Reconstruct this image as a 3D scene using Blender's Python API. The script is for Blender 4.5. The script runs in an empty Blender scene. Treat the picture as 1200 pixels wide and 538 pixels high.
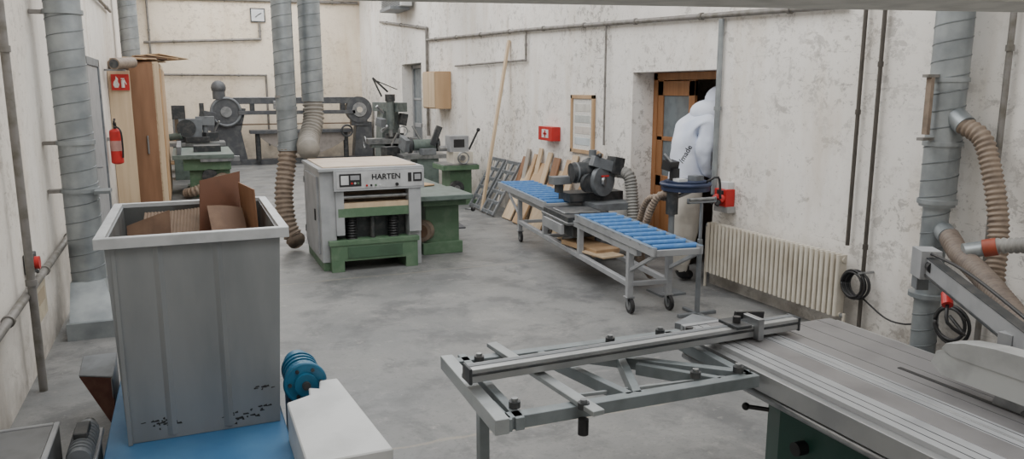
import bpy, math, random
from mathutils import Vector, Matrix, Euler
random.seed(4)
V=Vector
scn=bpy.context.scene
# ---------------------------------------------------------------- materials
MC={}
def nodes(name):
    m=bpy.data.materials.new(name);m.use_nodes=True
    nt=m.node_tree;b=nt.nodes['Principled BSDF'];return m,nt,b
def M(name,col,rough=.5,metal=0,col2=None,scale=8,th=(.45,.65),bump=0,stretch=(1,1,1),alpha=None):
    if name in MC:return MC[name]
    m,nt,b=nodes(name)
    b.inputs['Roughness'].default_value=rough;b.inputs['Metallic'].default_value=metal
    tc=nt.nodes.new('ShaderNodeTexCoord');mp=nt.nodes.new('ShaderNodeMapping');mp.inputs['Scale'].default_value=stretch
    nt.links.new(tc.outputs['Object'],mp.inputs[0])
    n=nt.nodes.new('ShaderNodeTexNoise');n.inputs['Scale'].default_value=scale;n.inputs['Detail'].default_value=6
    nt.links.new(mp.outputs[0],n.inputs['Vector'])
    if col2 is None: col2=tuple(x*.8 for x in col)
    r=nt.nodes.new('ShaderNodeValToRGB');r.color_ramp.elements[0].position=th[0];r.color_ramp.elements[1].position=th[1]
    r.color_ramp.elements[0].color=(*col,1);r.color_ramp.elements[1].color=(*col2,1)
    nt.links.new(n.outputs[0],r.inputs[0]);nt.links.new(r.outputs[0],b.inputs['Base Color'])
    if bump:
        bp=nt.nodes.new('ShaderNodeBump');bp.inputs['Strength'].default_value=bump;bp.inputs['Distance'].default_value=.01
        nt.links.new(n.outputs[0],bp.inputs['Height']);nt.links.new(bp.outputs[0],b.inputs['Normal'])
    if alpha is not None: b.inputs['Alpha'].default_value=alpha
    MC[name]=m;return m
class NT:
    def __init__(s,nt):
        s.nt=nt;s.g=nt.nodes.new('ShaderNodeNewGeometry')
    def noise(s,sc,det,st=(1,1,1),dist=0,rg=.6):
        N=s.nt.nodes.new;L=s.nt.links.new
        mp=N('ShaderNodeMapping');mp.inputs['Scale'].default_value=st;L(s.g.outputs['Position'],mp.inputs[0])
        n=N('ShaderNodeTexNoise');n.inputs['Scale'].default_value=sc;n.inputs['Detail'].default_value=det;n.inputs['Distortion'].default_value=dist;n.inputs['Roughness'].default_value=rg
        L(mp.outputs[0],n.inputs['Vector']);return n.outputs[0]
    def ramp(s,src,a,bb,lo=0,hi=1):
        r=s.nt.nodes.new('ShaderNodeMapRange')
        for i,v in((1,a),(2,bb),(3,lo),(4,hi)):r.inputs[i].default_value=v
        s.nt.links.new(src,r.inputs[0]);return r.outputs[0]
    def mix(s,f,a,bb):
        x=s.nt.nodes.new('ShaderNodeMix');x.data_type='RGBA';s.nt.links.new(f,x.inputs[0])
        for i,v in((6,a),(7,bb)):
            if isinstance(v,tuple): x.inputs[i].default_value=(*v,1)
            else: s.nt.links.new(v,x.inputs[i])
        return x.outputs[2]
    def mul(s,a,bb):
        x=s.nt.nodes.new('ShaderNodeMath');x.operation='MULTIPLY'
        for i,v in((0,a),(1,bb)):
            if isinstance(v,(int,float)): x.inputs[i].default_value=v
            else: s.nt.links.new(v,x.inputs[i])
        return x.outputs[0]
def wallmat(name,c1,c2,peel,amt=.5):
    m,nt,b=nodes(name);b.inputs['Roughness'].default_value=.85
    t=NT(nt)
    col=t.mix(t.ramp(t.noise(.8,6),.38,.68),c1,c2)
    mask=t.ramp(t.noise(.40,3),.42,.58)
    fine=t.ramp(t.noise(9,15,(1,1,1.1),.3,.78),.53,.57)
    col=t.mix(t.mul(t.mul(fine,mask),amt),col,peel)
    mid=t.ramp(t.noise(3.4,15,(1,1,1.3),.5,.74),.585,.615)
    col=t.mix(t.mul(mid,amt*.7),col,peel)
    sp=t.ramp(t.noise(28,10,rg=.7),.60,.65)
    col=t.mix(t.mul(sp,.5),col,peel)
    scr=t.ramp(t.noise(14,5,(.25,.25,2.4),.3),.64,.69)
    col=t.mix(t.mul(t.mul(scr,mask),.7),col,peel)
    st=t.ramp(t.noise(1.8,6,(1.5,1.5,.3)),.50,.78)
    col=t.mix(t.mul(st,.6),col,(c2[0]*.78,c2[1]*.70,c2[2]*.60))
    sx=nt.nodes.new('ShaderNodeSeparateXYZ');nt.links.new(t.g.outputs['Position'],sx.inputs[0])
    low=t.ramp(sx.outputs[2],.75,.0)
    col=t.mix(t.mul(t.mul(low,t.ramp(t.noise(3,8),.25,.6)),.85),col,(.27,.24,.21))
    nt.links.new(col,b.inputs['Base Color'])
    bp=nt.nodes.new('ShaderNodeBump');bp.inputs['Strength'].default_value=.25;bp.inputs['Distance'].default_value=.015
    nt.links.new(fine,bp.inputs['Height']);nt.links.new(bp.outputs[0],b.inputs['Normal'])
    return m
def floormat():
    m,nt,b=nodes('concrete_floor');t=NT(nt)
    col=t.mix(t.ramp(t.noise(.8,12,dist=.3),.35,.65),(.145,.15,.153),(.225,.225,.22))
    col=t.mix(t.ramp(t.noise(1.9,15,dist=.3,rg=.72),.49,.60,0,.75),col,(.095,.098,.102))
    col=t.mix(t.ramp(t.noise(1.3,15,(1,1,1),.5,.75),.55,.62,0,.5),col,(.29,.285,.275))
    col=t.mix(t.ramp(t.noise(9,14,rg=.75),.57,.65,0,.5),col,(.32,.31,.29))
    col=t.mix(t.ramp(t.noise(40,6),.56,.68,0,.45),col,(.085,.085,.09))
    col=t.mix(t.ramp(t.noise(22,3,(1,1,1),.1),.72,.75,0,.6),col,(.45,.43,.38))
    sx=nt.nodes.new('ShaderNodeSeparateXYZ');nt.links.new(t.g.outputs['Position'],sx.inputs[0])
    w=nt.nodes.new('ShaderNodeMath');w.operation='MULTIPLY_ADD';nt.links.new(t.noise(1.2,5),w.inputs[0]);w.inputs[1].default_value=.25;nt.links.new(sx.outputs[1],w.inputs[2])
    a=nt.nodes.new('ShaderNodeMath');a.operation='PINGPONG';nt.links.new(w.outputs[0],a.inputs[0]);a.inputs[1].default_value=2.05
    col=t.mix(t.ramp(a.outputs[0],0,.018,.55,0),col,(.34,.30,.23))
    nt.links.new(col,b.inputs['Base Color'])
    nt.links.new(t.ramp(t.noise(1.6,8),.3,.7,.36,.68),b.inputs['Roughness'])
    bp=nt.nodes.new('ShaderNodeBump');bp.inputs['Strength'].default_value=.12;bp.inputs['Distance'].default_value=.01
    nt.links.new(t.noise(9,8),bp.inputs['Height']);nt.links.new(bp.outputs[0],b.inputs['Normal'])
    return m
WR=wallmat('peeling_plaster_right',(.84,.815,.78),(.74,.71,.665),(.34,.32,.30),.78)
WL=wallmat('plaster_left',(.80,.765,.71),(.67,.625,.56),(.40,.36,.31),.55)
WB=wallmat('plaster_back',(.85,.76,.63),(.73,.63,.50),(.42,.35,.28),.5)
FL=floormat()
CEI=M('ceiling_white',(.8,.79,.77),.9)
galv=M('galvanised_steel',(.36,.39,.405),.42,.6,(.23,.255,.27),5,(.35,.65))
galvd=M('galvanised_seam',(.18,.20,.21),.5,.5)
pipeg=M('pipe_grey',(.22,.21,.20),.55,.3,(.14,.13,.11),10)
hgrey=M('hopper_grey_paint',(.265,.28,.29),.45,.3,(.205,.22,.23),2.0,(.4,.65),0,(2,2,.5))
hrim=M('hopper_rim_paint',(.50,.52,.54),.4,.2)
blackm=M('black_plastic',(.018,.018,.02),.45)
darkm=M('dark_iron',(.045,.05,.055),.5,.4,(.09,.09,.09),12)
steel=M('machined_steel',(.33,.34,.35),.35,.8,(.22,.23,.24),10)
alu=M('anodised_aluminium',(.42,.43,.435),.38,.7,(.34,.35,.36),4)
lgrey=M('light_grey_paint',(.34,.35,.365),.45,.1,(.27,.28,.295),5)
plgrey=M('planer_grey_paint',(.39,.405,.42),.45,.1,(.32,.335,.35),5)
grey=M('grey_paint',(.17,.185,.20),.5,.1,(.12,.13,.14),7)
green=M('machine_green_paint',(.085,.155,.09),.5,0,(.12,.19,.12),9)
dgreen=M('dark_green_paint',(.012,.06,.045),.45,0,(.025,.075,.06),6)
ggrey=M('green_grey_paint',(.13,.17,.155),.5,.1,(.09,.12,.105),9)
blue=M('blue_paint',(.045,.16,.34),.5,0,(.08,.22,.40),3,(.4,.7))
rblue=M('blue_roller',(.06,.19,.47),.35,0,(.10,.25,.52),20)
mblue=M('motor_blue',(.025,.15,.27),.4,0)
nblue=M('navy_plastic',(.018,.03,.075),.45)
white=M('white_paint',(.60,.615,.62),.5,0,(.50,.515,.52),4)
wood=M('pine_wood',(.50,.34,.20),.6,0,(.38,.24,.13),5,(.35,.7),.1,(1,1,.15))
woodl=M('light_board',(.60,.47,.32),.6,0,(.50,.37,.24),5,(.35,.7),.1,(3,3,.2))
woodb=M('brown_board',(.27,.14,.075),.6,0,(.20,.10,.05),4,(.35,.7),0,(3,3,.3))
woodg=M('weathered_board',(.40,.37,.33),.7,0,(.30,.27,.24),5,(.35,.7),0,(3,3,.3))
doorw=M('door_wood',(.33,.15,.06),.45,0,(.25,.11,.04),5,(.35,.7),0,(4,4,.3))
card=M('brown_cardboard',(.12,.07,.045),.8,0,(.18,.11,.07),6)
rust=M('rusty_steel',(.10,.04,.03),.7,.2,(.15,.07,.05),9)
hoseb=M('brown_hose',(.24,.185,.14),.6,0,(.17,.13,.10),15)
hoseg=M('grey_hose',(.28,.275,.26),.6,0)
red=M('red_paint',(.50,.02,.018),.4,0)
cream=M('cream_enamel',(.64,.60,.52),.4,0,(.52,.47,.39),4,(.4,.7))
paper=M('paper',(.74,.72,.68),.8,0,(.6,.6,.58),40,(.5,.6))
glassm=M('glass_pane',(.16,.19,.21),.1,0)
fabw=M('white_fleece',(.68,.72,.82),.9,0,(.50,.56,.70),3,(.38,.72),.4,(1,1,.6))
fabk=M('khaki_trousers',(.52,.49,.44),.9,0,(.36,.33,.29),4,(.38,.72),.35,(1.5,1.5,.5))
skin=M('skin',(.60,.38,.28),.6)
hair=M('brown_hair',(.08,.05,.03),.7)
guardm=M('clear_guard',(.55,.57,.57),.25,0,alpha=.7)
chip=M('chipped_black',(.02,.02,.02),.7)
# ---------------------------------------------------------------- builder
def cat(pts,step):
    P=[V(p) for p in pts]
    if len(P)==2:
        n=max(1,int((P[1]-P[0]).length/step));return [P[0].lerp(P[1],i/n) for i in range(n+1)]
    Q=[P[0]*2-P[1]]+P+[P[-1]*2-P[-2]];out=[]
    for i in range(1,len(Q)-2):
        a,b,c,d=Q[i-1:i+3];n=max(1,int((c-b).length/step))
        for k in range(n):
            t=k/n;out.append(.5*((2*b)+(c-a)*t+(2*a-5*b+4*c-d)*t*t+(3*b-a-3*c+d)*t**3))
    out.append(P[-1]);return out
class B:
    def __init__(s,name,xf=None):
        s.n=name;s.v=[];s.f=[];s.mi=[];s.sm=[];s.mats=[];s.xf=xf or Matrix();s.kids=[]
    def m(s,mat):
        if mat not in s.mats:s.mats.append(mat)
        return s.mats.index(mat)
    def add(s,vs,fs,mat,smooth=False):
        o=len(s.v);s.v+=[s.xf@V(v) for v in vs];i=s.m(mat)
        for k,f in enumerate(fs):
            s.f.append([o+a for a in f]);s.mi.append(i);s.sm.append(smooth)
    def bx(s,x0,x1,y0,y1,z0,z1,mat):
        s.box(((x0+x1)/2,(y0+y1)/2,(z0+z1)/2),(x1-x0,y1-y0,z1-z0),mat)
    def box(s,c,d,mat,rot=(0,0,0)):
        R=Euler(rot).to_matrix();c=V(c)
        vs=[c+R@V((x*d[0]/2,y*d[1]/2,z*d[2]/2)) for x in(-1,1) for y in(-1,1) for z in(-1,1)]
        s.add(vs,[(0,1,3,2),(4,6,7,5),(0,4,5,1),(2,3,7,6),(0,2,6,4),(1,5,7,3)],mat)
    def beam(s,p0,p1,w,h,mat):
        p0,p1=V(p0),V(p1);d=(p1-p0).normalized();u=V((0,0,1))
        if abs(d.z)>.95:u=V((0,1,0))
        a=d.cross(u).normalized();b=a.cross(d).normalized()
        vs=[p+a*(i*w/2)+b*(j*h/2) for p in(p0,p1) for i,j in((-1,-1),(1,-1),(1,1),(-1,1))]
        s.add(vs,[(0,3,2,1),(4,5,6,7),(0,1,5,4),(1,2,6,5),(2,3,7,6),(3,0,4,7)],mat)
    def prism(s,poly,ext,mat):
        n=len(poly);e=V(ext);vs=[V(p) for p in poly]+[V(p)+e for p in poly]
        s.add(vs,[tuple(range(n))[::-1],tuple(range(n,2*n))]+[(i,(i+1)%n,n+(i+1)%n,n+i) for i in range(n)],mat)
    def cyl(s,p0,p1,r,mat,r2=None,seg=20):
        p0,p1=V(p0),V(p1);r2=r if r2 is None else r2;d=(p1-p0).normalized()
        a=d.orthogonal().normalized();b=d.cross(a)
        vs=[p+(a*math.cos(t)+b*math.sin(t))*q for p,q in((p0,r),(p1,r2)) for t in[2*math.pi*i/seg for i in range(seg)]]
        s.add(vs,[(i,(i+1)%seg,seg+(i+1)%seg,seg+i) for i in range(seg)],mat,True)
        s.add(vs,[tuple(range(seg))[::-1],tuple(range(seg,2*seg))],mat)
    def sph(s,c,r,mat,sc=(1,1,1),seg=16):
        c=V(c);vs=[];fs=[];h=seg//2
        for i in range(h+1):
            for j in range(seg):
                t=math.pi*i/h;p=2*math.pi*j/seg
                vs.append(c+V((r*sc[0]*math.sin(t)*math.cos(p),r*sc[1]*math.sin(t)*math.sin(p),r*sc[2]*math.cos(t))))
        for i in range(h):
            for j in range(seg):fs.append((i*seg+j,(i+1)*seg+j,(i+1)*seg+(j+1)%seg,i*seg+(j+1)%seg))
        s.add(vs,fs,mat,True)
    def sweep(s,pts,r,mat,seg=12,rf=None,step=.04):
        P=cat(pts,step);n=len(P);T=[(P[min(i+1,n-1)]-P[max(i-1,0)]).normalized() for i in range(n)]
        a=T[0].orthogonal().normalized();vs=[];L=0
        for i in range(n):
            if i:L+=(P[i]-P[i-1]).length
            a=(a-T[i]*a.dot(T[i])).normalized();b=T[i].cross(a)
            for j in range(seg):
                t=2*math.pi*j/seg;q=r if rf is None else r*rf(L,t)
                vs.append(P[i]+(a*math.cos(t)+b*math.sin(t))*q)
        s.add(vs,[(i*seg+j,i*seg+(j+1)%seg,(i+1)*seg+(j+1)%seg,(i+1)*seg+j) for i in range(n-1) for j in range(seg)]+[tuple(range(seg))[::-1],tuple(range((n-1)*seg,n*seg))],mat,True)
    def hose(s,pts,r,mat,pitch=.035,seg=14):
        s.sweep(pts,r,mat,seg,rf=lambda L,t:1+.11*math.sin(2*math.pi*L/pitch),step=pitch/5)
    def spiral(s,p0,p1,r,pitch=.12):
        s.cyl(p0,p1,r,galv,seg=32)
        z0,z1=p0[2],p1[2];n=int((z1-z0)/pitch*24);vs=[];fs=[];h=.006
        for i in range(n+1):
            t=2*math.pi*i/24;z=z0+.01+(z1-z0-.02)*i/n
            for dr,dz in((-.002,-h),(.004,-h*.5),(.004,h*.5),(-.002,h)):
                vs.append((p0[0]+(r+dr)*math.cos(t),p0[1]+(r+dr)*math.sin(t),z+dz))
        for i in range(n):
            for j in range(3):fs.append((4*i+j,4*i+j+1,4*i+5+j,4*i+4+j))
        s.add(vs,fs,galvd)
    def ring(s,c,R,r,mat,ax='z',seg=28,a0=0,a1=360):
        pts=[]
        for i in range(seg+1):
            t=math.radians(a0+(a1-a0)*i/seg);x,y=R*math.cos(t),R*math.sin(t)
            o={'z':(x,y,0),'x':(0,x,y),'y':(x,0,y)}[ax];pts.append(V(c)+V(o))
        s.sweep(pts,r,mat,8,step=R)
    def text(s,name,body,loc,size,mat,rot,ext=.002):
        s.kids.append((name,body,loc,size,mat,rot,ext))
    def done(s,bev=.004):
        xs=[v.x for v in s.v];ys=[v.y for v in s.v];zs=[v.z for v in s.v]
        o=V(((min(xs)+max(xs))/2,(min(ys)+max(ys))/2,min(zs)))
        me=bpy.data.meshes.new(s.n);me.from_pydata([v-o for v in s.v],[],s.f);me.update()
        for m in s.mats:me.materials.append(m)
        me.polygons.foreach_set('material_index',s.mi);me.polygons.foreach_set('use_smooth',s.sm)
        ob=bpy.data.objects.new(s.n,me);ob.location=o;bpy.context.collection.objects.link(ob)
        if bev:
            md=ob.modifiers.new('bev','BEVEL');md.width=bev;md.segments=1;md.limit_method='ANGLE';md.angle_limit=math.radians(50)
        for name,body,loc,size,mat,rot,ext in s.kids:
            c=bpy.data.curves.new(name,'FONT');c.body=body;c.size=size;c.extrude=ext;c.align_x='CENTER';c.align_y='CENTER';c.offset=.0015
            c.materials.append(mat);t=bpy.data.objects.new(name,c);t.location=V(loc)-o;t.rotation_euler=rot
            bpy.context.collection.objects.link(t);t.parent=ob
        return ob
# ---------------------------------------------------------------- room
XL,XR,YB,YF,ZC=-1.1,4.95,23.4,-2.5,4.85
def shell(name,boxes,mat,bev=0):
    b=B(name)
    for q in boxes:b.bx(*q,mat)
    return b.done(bev)
shell('floor',[(XL-.4,XR+1.8,YF-.4,YB+.4,-.2,0)],FL)
shell('wall_left',[(XL-.35,XL,YF,YB,0,ZC)],WL)
shell('wall_back',[(XL-.35,XR+.5,YB,YB+.3,0,ZC)],WB)
shell('wall_front',[(XL-.35,XR+.5,YF-.3,YF,0,ZC)],WL)
D0,D1,DT=6.42,8.04,2.2
E0,E1,ET=17.0,18.7,2.6
shell('wall_right',[(XR,XR+.35,YF,D0,0,ZC),(XR,XR+.35,D0,D1,DT,ZC),(XR,XR+.35,D1,E0,0,ZC),(XR,XR+.35,E0,E1,ET,ZC),(XR,XR+.35,E1,YB,0,ZC)],WR)
shell('corridor_light_block',[(6.55,6.65,5.4,9.2,0,2.7),(XR+.35,6.65,5.3,5.4,0,2.7),(XR+.35,6.65,9.2,9.3,0,2.7),(XR+.35,6.65,5.3,9.3,2.7,2.8),  # unseen corridor boxes; side walls and roof added to block light leaking in
   (6.55,6.65,16,19.6,0,2.9),(XR+.35,6.65,15.9,16,0,2.9),(XR+.35,6.65,19.6,19.7,0,2.9),(XR+.35,6.65,15.9,19.7,2.9,3.0)],WL)
sk=[(-.4,4.3,y,y+3.4) for y in(-1.2,4.2,9.6,15.0,19.6)]
cb=B('ceiling');y=YF
for (a,b_,c0,c1) in sk:
    cb.bx(XL-.35,XR+.35,y,c0,ZC,ZC+.2,CEI);cb.bx(XL-.35,a,c0,c1,ZC,ZC+.2,CEI);cb.bx(b_,XR+.35,c0,c1,ZC,ZC+.2,CEI);y=c1
cb.bx(XL-.35,XR+.35,y,YB+.3,ZC,ZC+.2,CEI);cb.done(0)
for i,(a,b_,c0,c1) in enumerate(sk):
    l=bpy.data.lights.new('skylight_daylight','AREA');l.shape='RECTANGLE';l.size=b_-a;l.size_y=c1-c0
    l.energy=[165,215,215,205,200][i];l.color=(1,.985,.96)
    o=bpy.data.objects.new('skylight_daylight_%d'%(i+1),l);o.location=((a+b_)/2,(c0+c1)/2,ZC+.15);bpy.context.collection.objects.link(o)
b=B('ceiling_beam');b.beam((-1.08,2.60,2.41),(4.9,1.13,2.41),.3,.30,M('beam_white',(.60,.59,.55),.8));b.done()
# ---------------------------------------------------------------- doors
b=B('door_1')
X=5.24
b.bx(X,X+.06,D0+.002,D0+.08,0,DT-.002,doorw);b.bx(X,X+.06,D1-.09,D1-.002,0,DT-.002,doorw);b.bx(X,X+.06,D0+.01,D1-.01,DT-.09,DT-.004,doorw)
y0,y1=7.22,D1-.09
b.bx(X+.01,X+.05,y0,y0+.11,.01,DT-.09,doorw);b.bx(X+.01,X+.05,y1-.11,y1,.01,DT-.09,doorw)
for z0_,h_ in((.01,.2),(.85,.13),(1.40,.05),(1.93,.17)):b.bx(X+.01,X+.05,y0,y1,z0_,z0_+h_,doorw)
b.bx(X+.025,X+.045,y0+.1,y1-.1,.1,.9,doorw);b.bx(X+.028,X+.042,y0+.1,y1-.1,.95,1.98,glassm);b.bx(X+.005,X+.05,y0+.2,y1-.2,.3,.75,doorw)
b.cyl((X-.03,7.28,1.02),(X-.03,7.40,1.02),.012,steel);b.cyl((X+.02,7.28,1.02),(X-.03,7.28,1.02),.012,steel)
b.bx(X+.07,X+.80,D0+.03,D0+.07,.01,DT-.1,doorw)
b.done()
b=B('door_2')
b.bx(5.2,5.26,E0+.01,E0+.1,0,ET-.01,lgrey);b.bx(5.2,5.26,E1-.1,E1-.01,0,ET-.01,lgrey);b.bx(5.2,5.26,E0+.01,E1-.01,ET-.1,ET-.01,lgrey)
b.bx(5.22,5.25,E0+.1,E1-.1,0,1.1,grey)
b.bx(5.23,5.245,E0+.1,E1-.1,1.1,ET-.1,glassm);b.bx(5.21,5.25,17.85,17.95,0,ET-.1,lgrey)
b.bx(5.21,5.25,E0+.1,E1-.1,1.1,1.2,lgrey);b.bx(5.21,5.25,E0+.1,E1-.1,1.75,1.8,lgrey)
b.done()
# ---------------------------------------------------------------- pipes
def pipes(name,lst,mat=pipeg):
    b=B(name)
    for pts,r in lst:
        for i in range(len(pts)-1):
            b.cyl(pts[i],pts[i+1],r,mat,seg=12)
            if i:b.sph(pts[i],r*1.2,mat)
            a,c=V(pts[i]),V(pts[i+1]);n=max(1,int((c-a).length/1.2))
            for k in range(n):
                q=a.lerp(c,(k+.5)/n);d=(c-a).normalized();b.cyl(q-d*.02,q+d*.02,r*1.35,mat,seg=12)
    return b.done(0)
xr=XR-.045
pipes('conduit_pipe',[([(xr,16.4,1.0),(xr,16.4,3.3),(xr,20.6,3.75)],.032),([(xr,16.4,3.05),(xr,11.1,2.9),(xr,4.8,2.66)],.028),([(xr,11.1,2.9),(xr,11.1,2.45),(xr,14.5,2.45)],.018)])
pipes('conduit_pipe',[([(xr,8.63,2.8),(xr,8.63,1.3)],.014)])
pipes('conduit_pipe',[([(xr,6.36,2.68),(xr,6.36,.95)],.028)],galv)
pipes('conduit_pipe',[([(xr,4.60,2.9),(xr,4.60,.75)],.016),([(xr,4.42,2.9),(xr,4.42,.06)],.016)],M('dark_pipe',(.09,.08,.07),.5,.3))
pipes('conduit_pipe',[([(xr,3.42,3.0),(xr,3.42,.05)],.02)])
yb=YB-.07
pipes('conduit_pipe',[([(-.9,yb,3.25),(2.1,yb,3.4),(2.1,yb,3.85)],.035),([(-.75,yb,4.75),(-.75,yb,2.4),(2.2,yb,2.4),(2.2,yb,.4)],.03),([(-1,yb,4.42),(4.9,yb,4.5)],.045)])
xl=XL+.05
pipes('conduit_pipe',[([(xl+.04,5.75,3.0),(xl+.04,5.75,.0)],.026)])
pipes('conduit_pipe',[([(xl,3.2,.62),(xl,8.5,.70),(xl,8.5,0.02)],.028),([(xl,8.0,3.3),(xl,15,3.3)],.025),([(xl,9.2,3.2),(xl,9.2,1.1)],.02),([(xl,10.3,3.2),(xl,10.3,.2)],.02)])
b=B('door_3')
b.bx(XL+.003,XL+.04,10.6,12.0,0,2.3,lgrey);b.bx(XL+.003,XL+.06,10.5,10.6,0,2.4,grey);b.bx(XL+.003,XL+.06,12.0,12.1,0,2.4,grey);b.bx(XL+.003,XL+.06,10.5,12.1,2.3,2.4,grey)
b.cyl((XL+.05,10.75,1.05),(XL+.1,10.75,1.05),.012,steel);b.cyl((XL+.1,10.75,1.05),(XL+.1,10.9,1.05),.012,steel);b.done()
# ---------------------------------------------------------------- hopper + press
b=B('waste_hopper')
T=[(-.40,4.03),(.405,4.03),(.41,5.2),(-.40,5.2)];Bo=[(-.375,4.05),(.355,4.05),(.355,5.18),(-.375,5.18)];zt,zb=1.29,.252
th_=.012
def inset(P,d):
    cx=sum(p[0] for p in P)/4;cy=sum(p[1] for p in P)/4
    return [(p[0]-math.copysign(d,p[0]-cx),p[1]-math.copysign(d,p[1]-cy)) for p in P]
Ti,Bi=inset(T,th_),inset(Bo,th_)
vs=[(*p,zt) for p in T]+[(*p,zb) for p in Bo]+[(*p,zt) for p in Ti]+[(*p,zb+.02) for p in Bi]
fs=[];inn=[]
for i in range(4):
    j=(i+1)%4;fs.append((i,4+i,4+j,j));inn.append((8+i,8+j,12+j,12+i));fs.append((i,j,8+j,8+i))
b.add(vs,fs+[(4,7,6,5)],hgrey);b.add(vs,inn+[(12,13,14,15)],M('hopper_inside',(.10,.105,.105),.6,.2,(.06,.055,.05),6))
w=.035
b.bx(-.44,.445,4.03-w,4.03+.006,zt-.002,zt+.022,hrim);b.bx(-.44,.445,5.2-.006,5.2+w,zt-.002,zt+.022,hrim)
b.bx(-.44,-.394,4.0,5.22,zt-.001,zt+.021,hrim);b.bx(.402,.447,4.0,5.22,zt-.001,zt+.021,hrim)
b.bx(-.44,.445,3.992,3.998,zt-.03,zt+.02,hrim);b.bx(.44,.447,4.0,5.22,zt-.03,zt+.02,hrim)
for xx in(-.17,.10):
    b.prism([(xx-.03,4.035,zt-.03),(xx,4.018,zt-.03),(xx+.03,4.035,zt-.03)],(0,.018,-(zt-zb-.05)),hgrey)
for yy in(4.35,4.75):
    b.prism([(.408,yy-.03,zt-.03),(.42,yy,zt-.03),(.408,yy+.03,zt-.03)],(-.05,0,-(zt-zb-.05)),hgrey)
b.bx(-.375,-.355,4.028,4.05,zb,zt-.03,hgrey)
for k in range(60):
    if k<26: x=random.gauss(-.22,.045);z=.335+random.gauss(0,.012)
    elif k<44: x=random.gauss(.13,.04);z=.305+random.gauss(0,.014)
    else: x=random.uniform(.20,.32);z=random.choice([.34,.45])+random.gauss(0,.006)
    yy=4.05-(z-zb)*.0192-.0015;w_=random.uniform(.006,.034)
    b.prism([(x,yy,z),(x+w_,yy,z+random.uniform(-.004,.004)),(x+w_*.8,yy,z+random.uniform(.005,.013)),(x-.002,yy,z+random.uniform(.003,.009))],(0,.002,0),chip)
b.done(.002)
b=B('cardboard_scrap')
def sheet(o,u,v,mat,cor=0,n=30,arc=0):
    o,u,v=V(o),V(u),V(v);nn=u.cross(v).normalized();vs=[];fs=[]
    K=7
    for e in(0,.006):
        for i in range(n+1):
            for q in range(K):
                s_=i/n;r_=q/(K-1)
                d=nn*(cor*math.sin(i*math.pi*.5)+e+arc*math.sin(math.pi*s_))
                vs.append(o+u*s_+v*r_+d)
    m_=K*(n+1)
    for i in range(n):
        for q in range(K-1):
            a=i*K+q;fs+=[(a,a+K,a+K+1,a+1),(m_+a,m_+a+1,m_+a+K+1,m_+a+K)]
        a=i*K;fs+=[(a,m_+a,m_+a+K,a+K),(a+K-1,a+2*K-1,m_+a+2*K-1,m_+a+K-1)]
    for q in range(K-1):
        a=q;fs.append((a,a+1,m_+a+1,m_+a));a=n*K+q;fs.append((a,m_+a,m_+a+1,a+1))
    b.add(vs,fs,mat)
cc=M('corrugated_cardboard',(.17,.12,.085),.8,0,(.12,.085,.06),8)
sheet((-.30,4.75,1.06),(.56,.10,.04),(.03,.36,.20),cc,.0035,120,-.02)
sheet((-.34,4.60,1.06),(.22,.05,.07),(0,.06,.20),card,0,8,.01)
sheet((.02,4.86,1.0),(.24,.18,0.03),(.03,.12,.46),M('red_brown_board',(.13,.055,.03),.6),0,8,0)
sheet((.30,5.1,1.0),(.06,-.42,0),(-.02,-.02,.43),woodb,0,8,0)
sheet((.10,4.72,1.15),(.20,.05,-.03),(-.02,.20,.16),card,0,8,.01)
b.bx(-.34,.33,4.12,5.1,.75,1.06,card);b.done(0)
b=B('briquetting_machine')
b.bx(-.48,.38,3.35,5.3,.02,.25,blue)
b.bx(-.46,.36,3.37,5.28,0,.02,darkm)
b.prism([(.37,3.1,.0),(.74,3.1,.0),(.665,4.04,.0),(.57,4.04,.0),(.55,3.93,.0),(.50,3.96,.0),(.49,3.86,.0),(.37,3.80,.0)],(0,0,.45),white)
b.cyl((.50,4.16,.43),(.50,4.44,.43),.075,mblue,seg=28)
b.cyl((.50,4.08,.43),(.50,4.13,.43),.11,mblue,seg=36);b.cyl((.50,4.05,.43),(.50,4.08,.43),.06,mblue,seg=24);b.ring((.50,4.09,.43),.105,.012,mblue,'y')
for k in range(4):b.cyl((.50,4.16+.05*k,.43),(.50,4.18+.05*k,.43),.10,mblue,seg=32)
for k in range(6):
    a=k*math.pi/3;b.cyl((.50+.082*math.cos(a),4.07,.43+.082*math.sin(a)),(.50+.082*math.cos(a),4.085,.43+.082*math.sin(a)),.010,darkm,seg=10)
b.cyl((.50,4.03,.43),(.50,4.05,.43),.022,darkm);b.bx(.42,.58,4.16,4.4,0,.36,darkm)
b.done(.006)
b=B('metal_chute')
b.prism([(-.70,5.05,.30),(-.51,4.95,.30),(-.51,4.92,.02),(-.54,4.94,.02)],(.0,.015,0),rust)
b.prism([(-.70,5.05,.30),(-.51,4.95,.30),(-.51,5.3,.34),(-.70,5.3,.34)],(0,0,.01),grey);b.prism([(-.52,4.94,.02),(-.52,5.3,.02),(-.52,5.3,.34),(-.52,4.94,.30)],(.01,0,0),grey)
b.done()
b=B('control_cabinet')
b.bx(-1.0,-.66,3.1,4.02,0,.42,M('cabinet_dark_grey',(.11,.115,.12),.5));b.bx(-.68,-.655,3.1,4.03,.42,.435,lgrey);b.bx(-1.0,-.68,4.01,4.03,.42,.435,lgrey);b.bx(-1.0,-.68,3.1,4.01,.42,.428,M('cabinet_top_grey',(.16,.165,.17),.5))
b.done()
b=B('electric_motor')
b.bx(-.61,-.51,3.75,4.2,0,.26,grey);b.bx(-.62,-.50,3.7,4.25,.26,.285,lgrey)
b.cyl((-.56,3.78,.33),(-.56,4.15,.33),.05,grey,seg=24)
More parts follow.
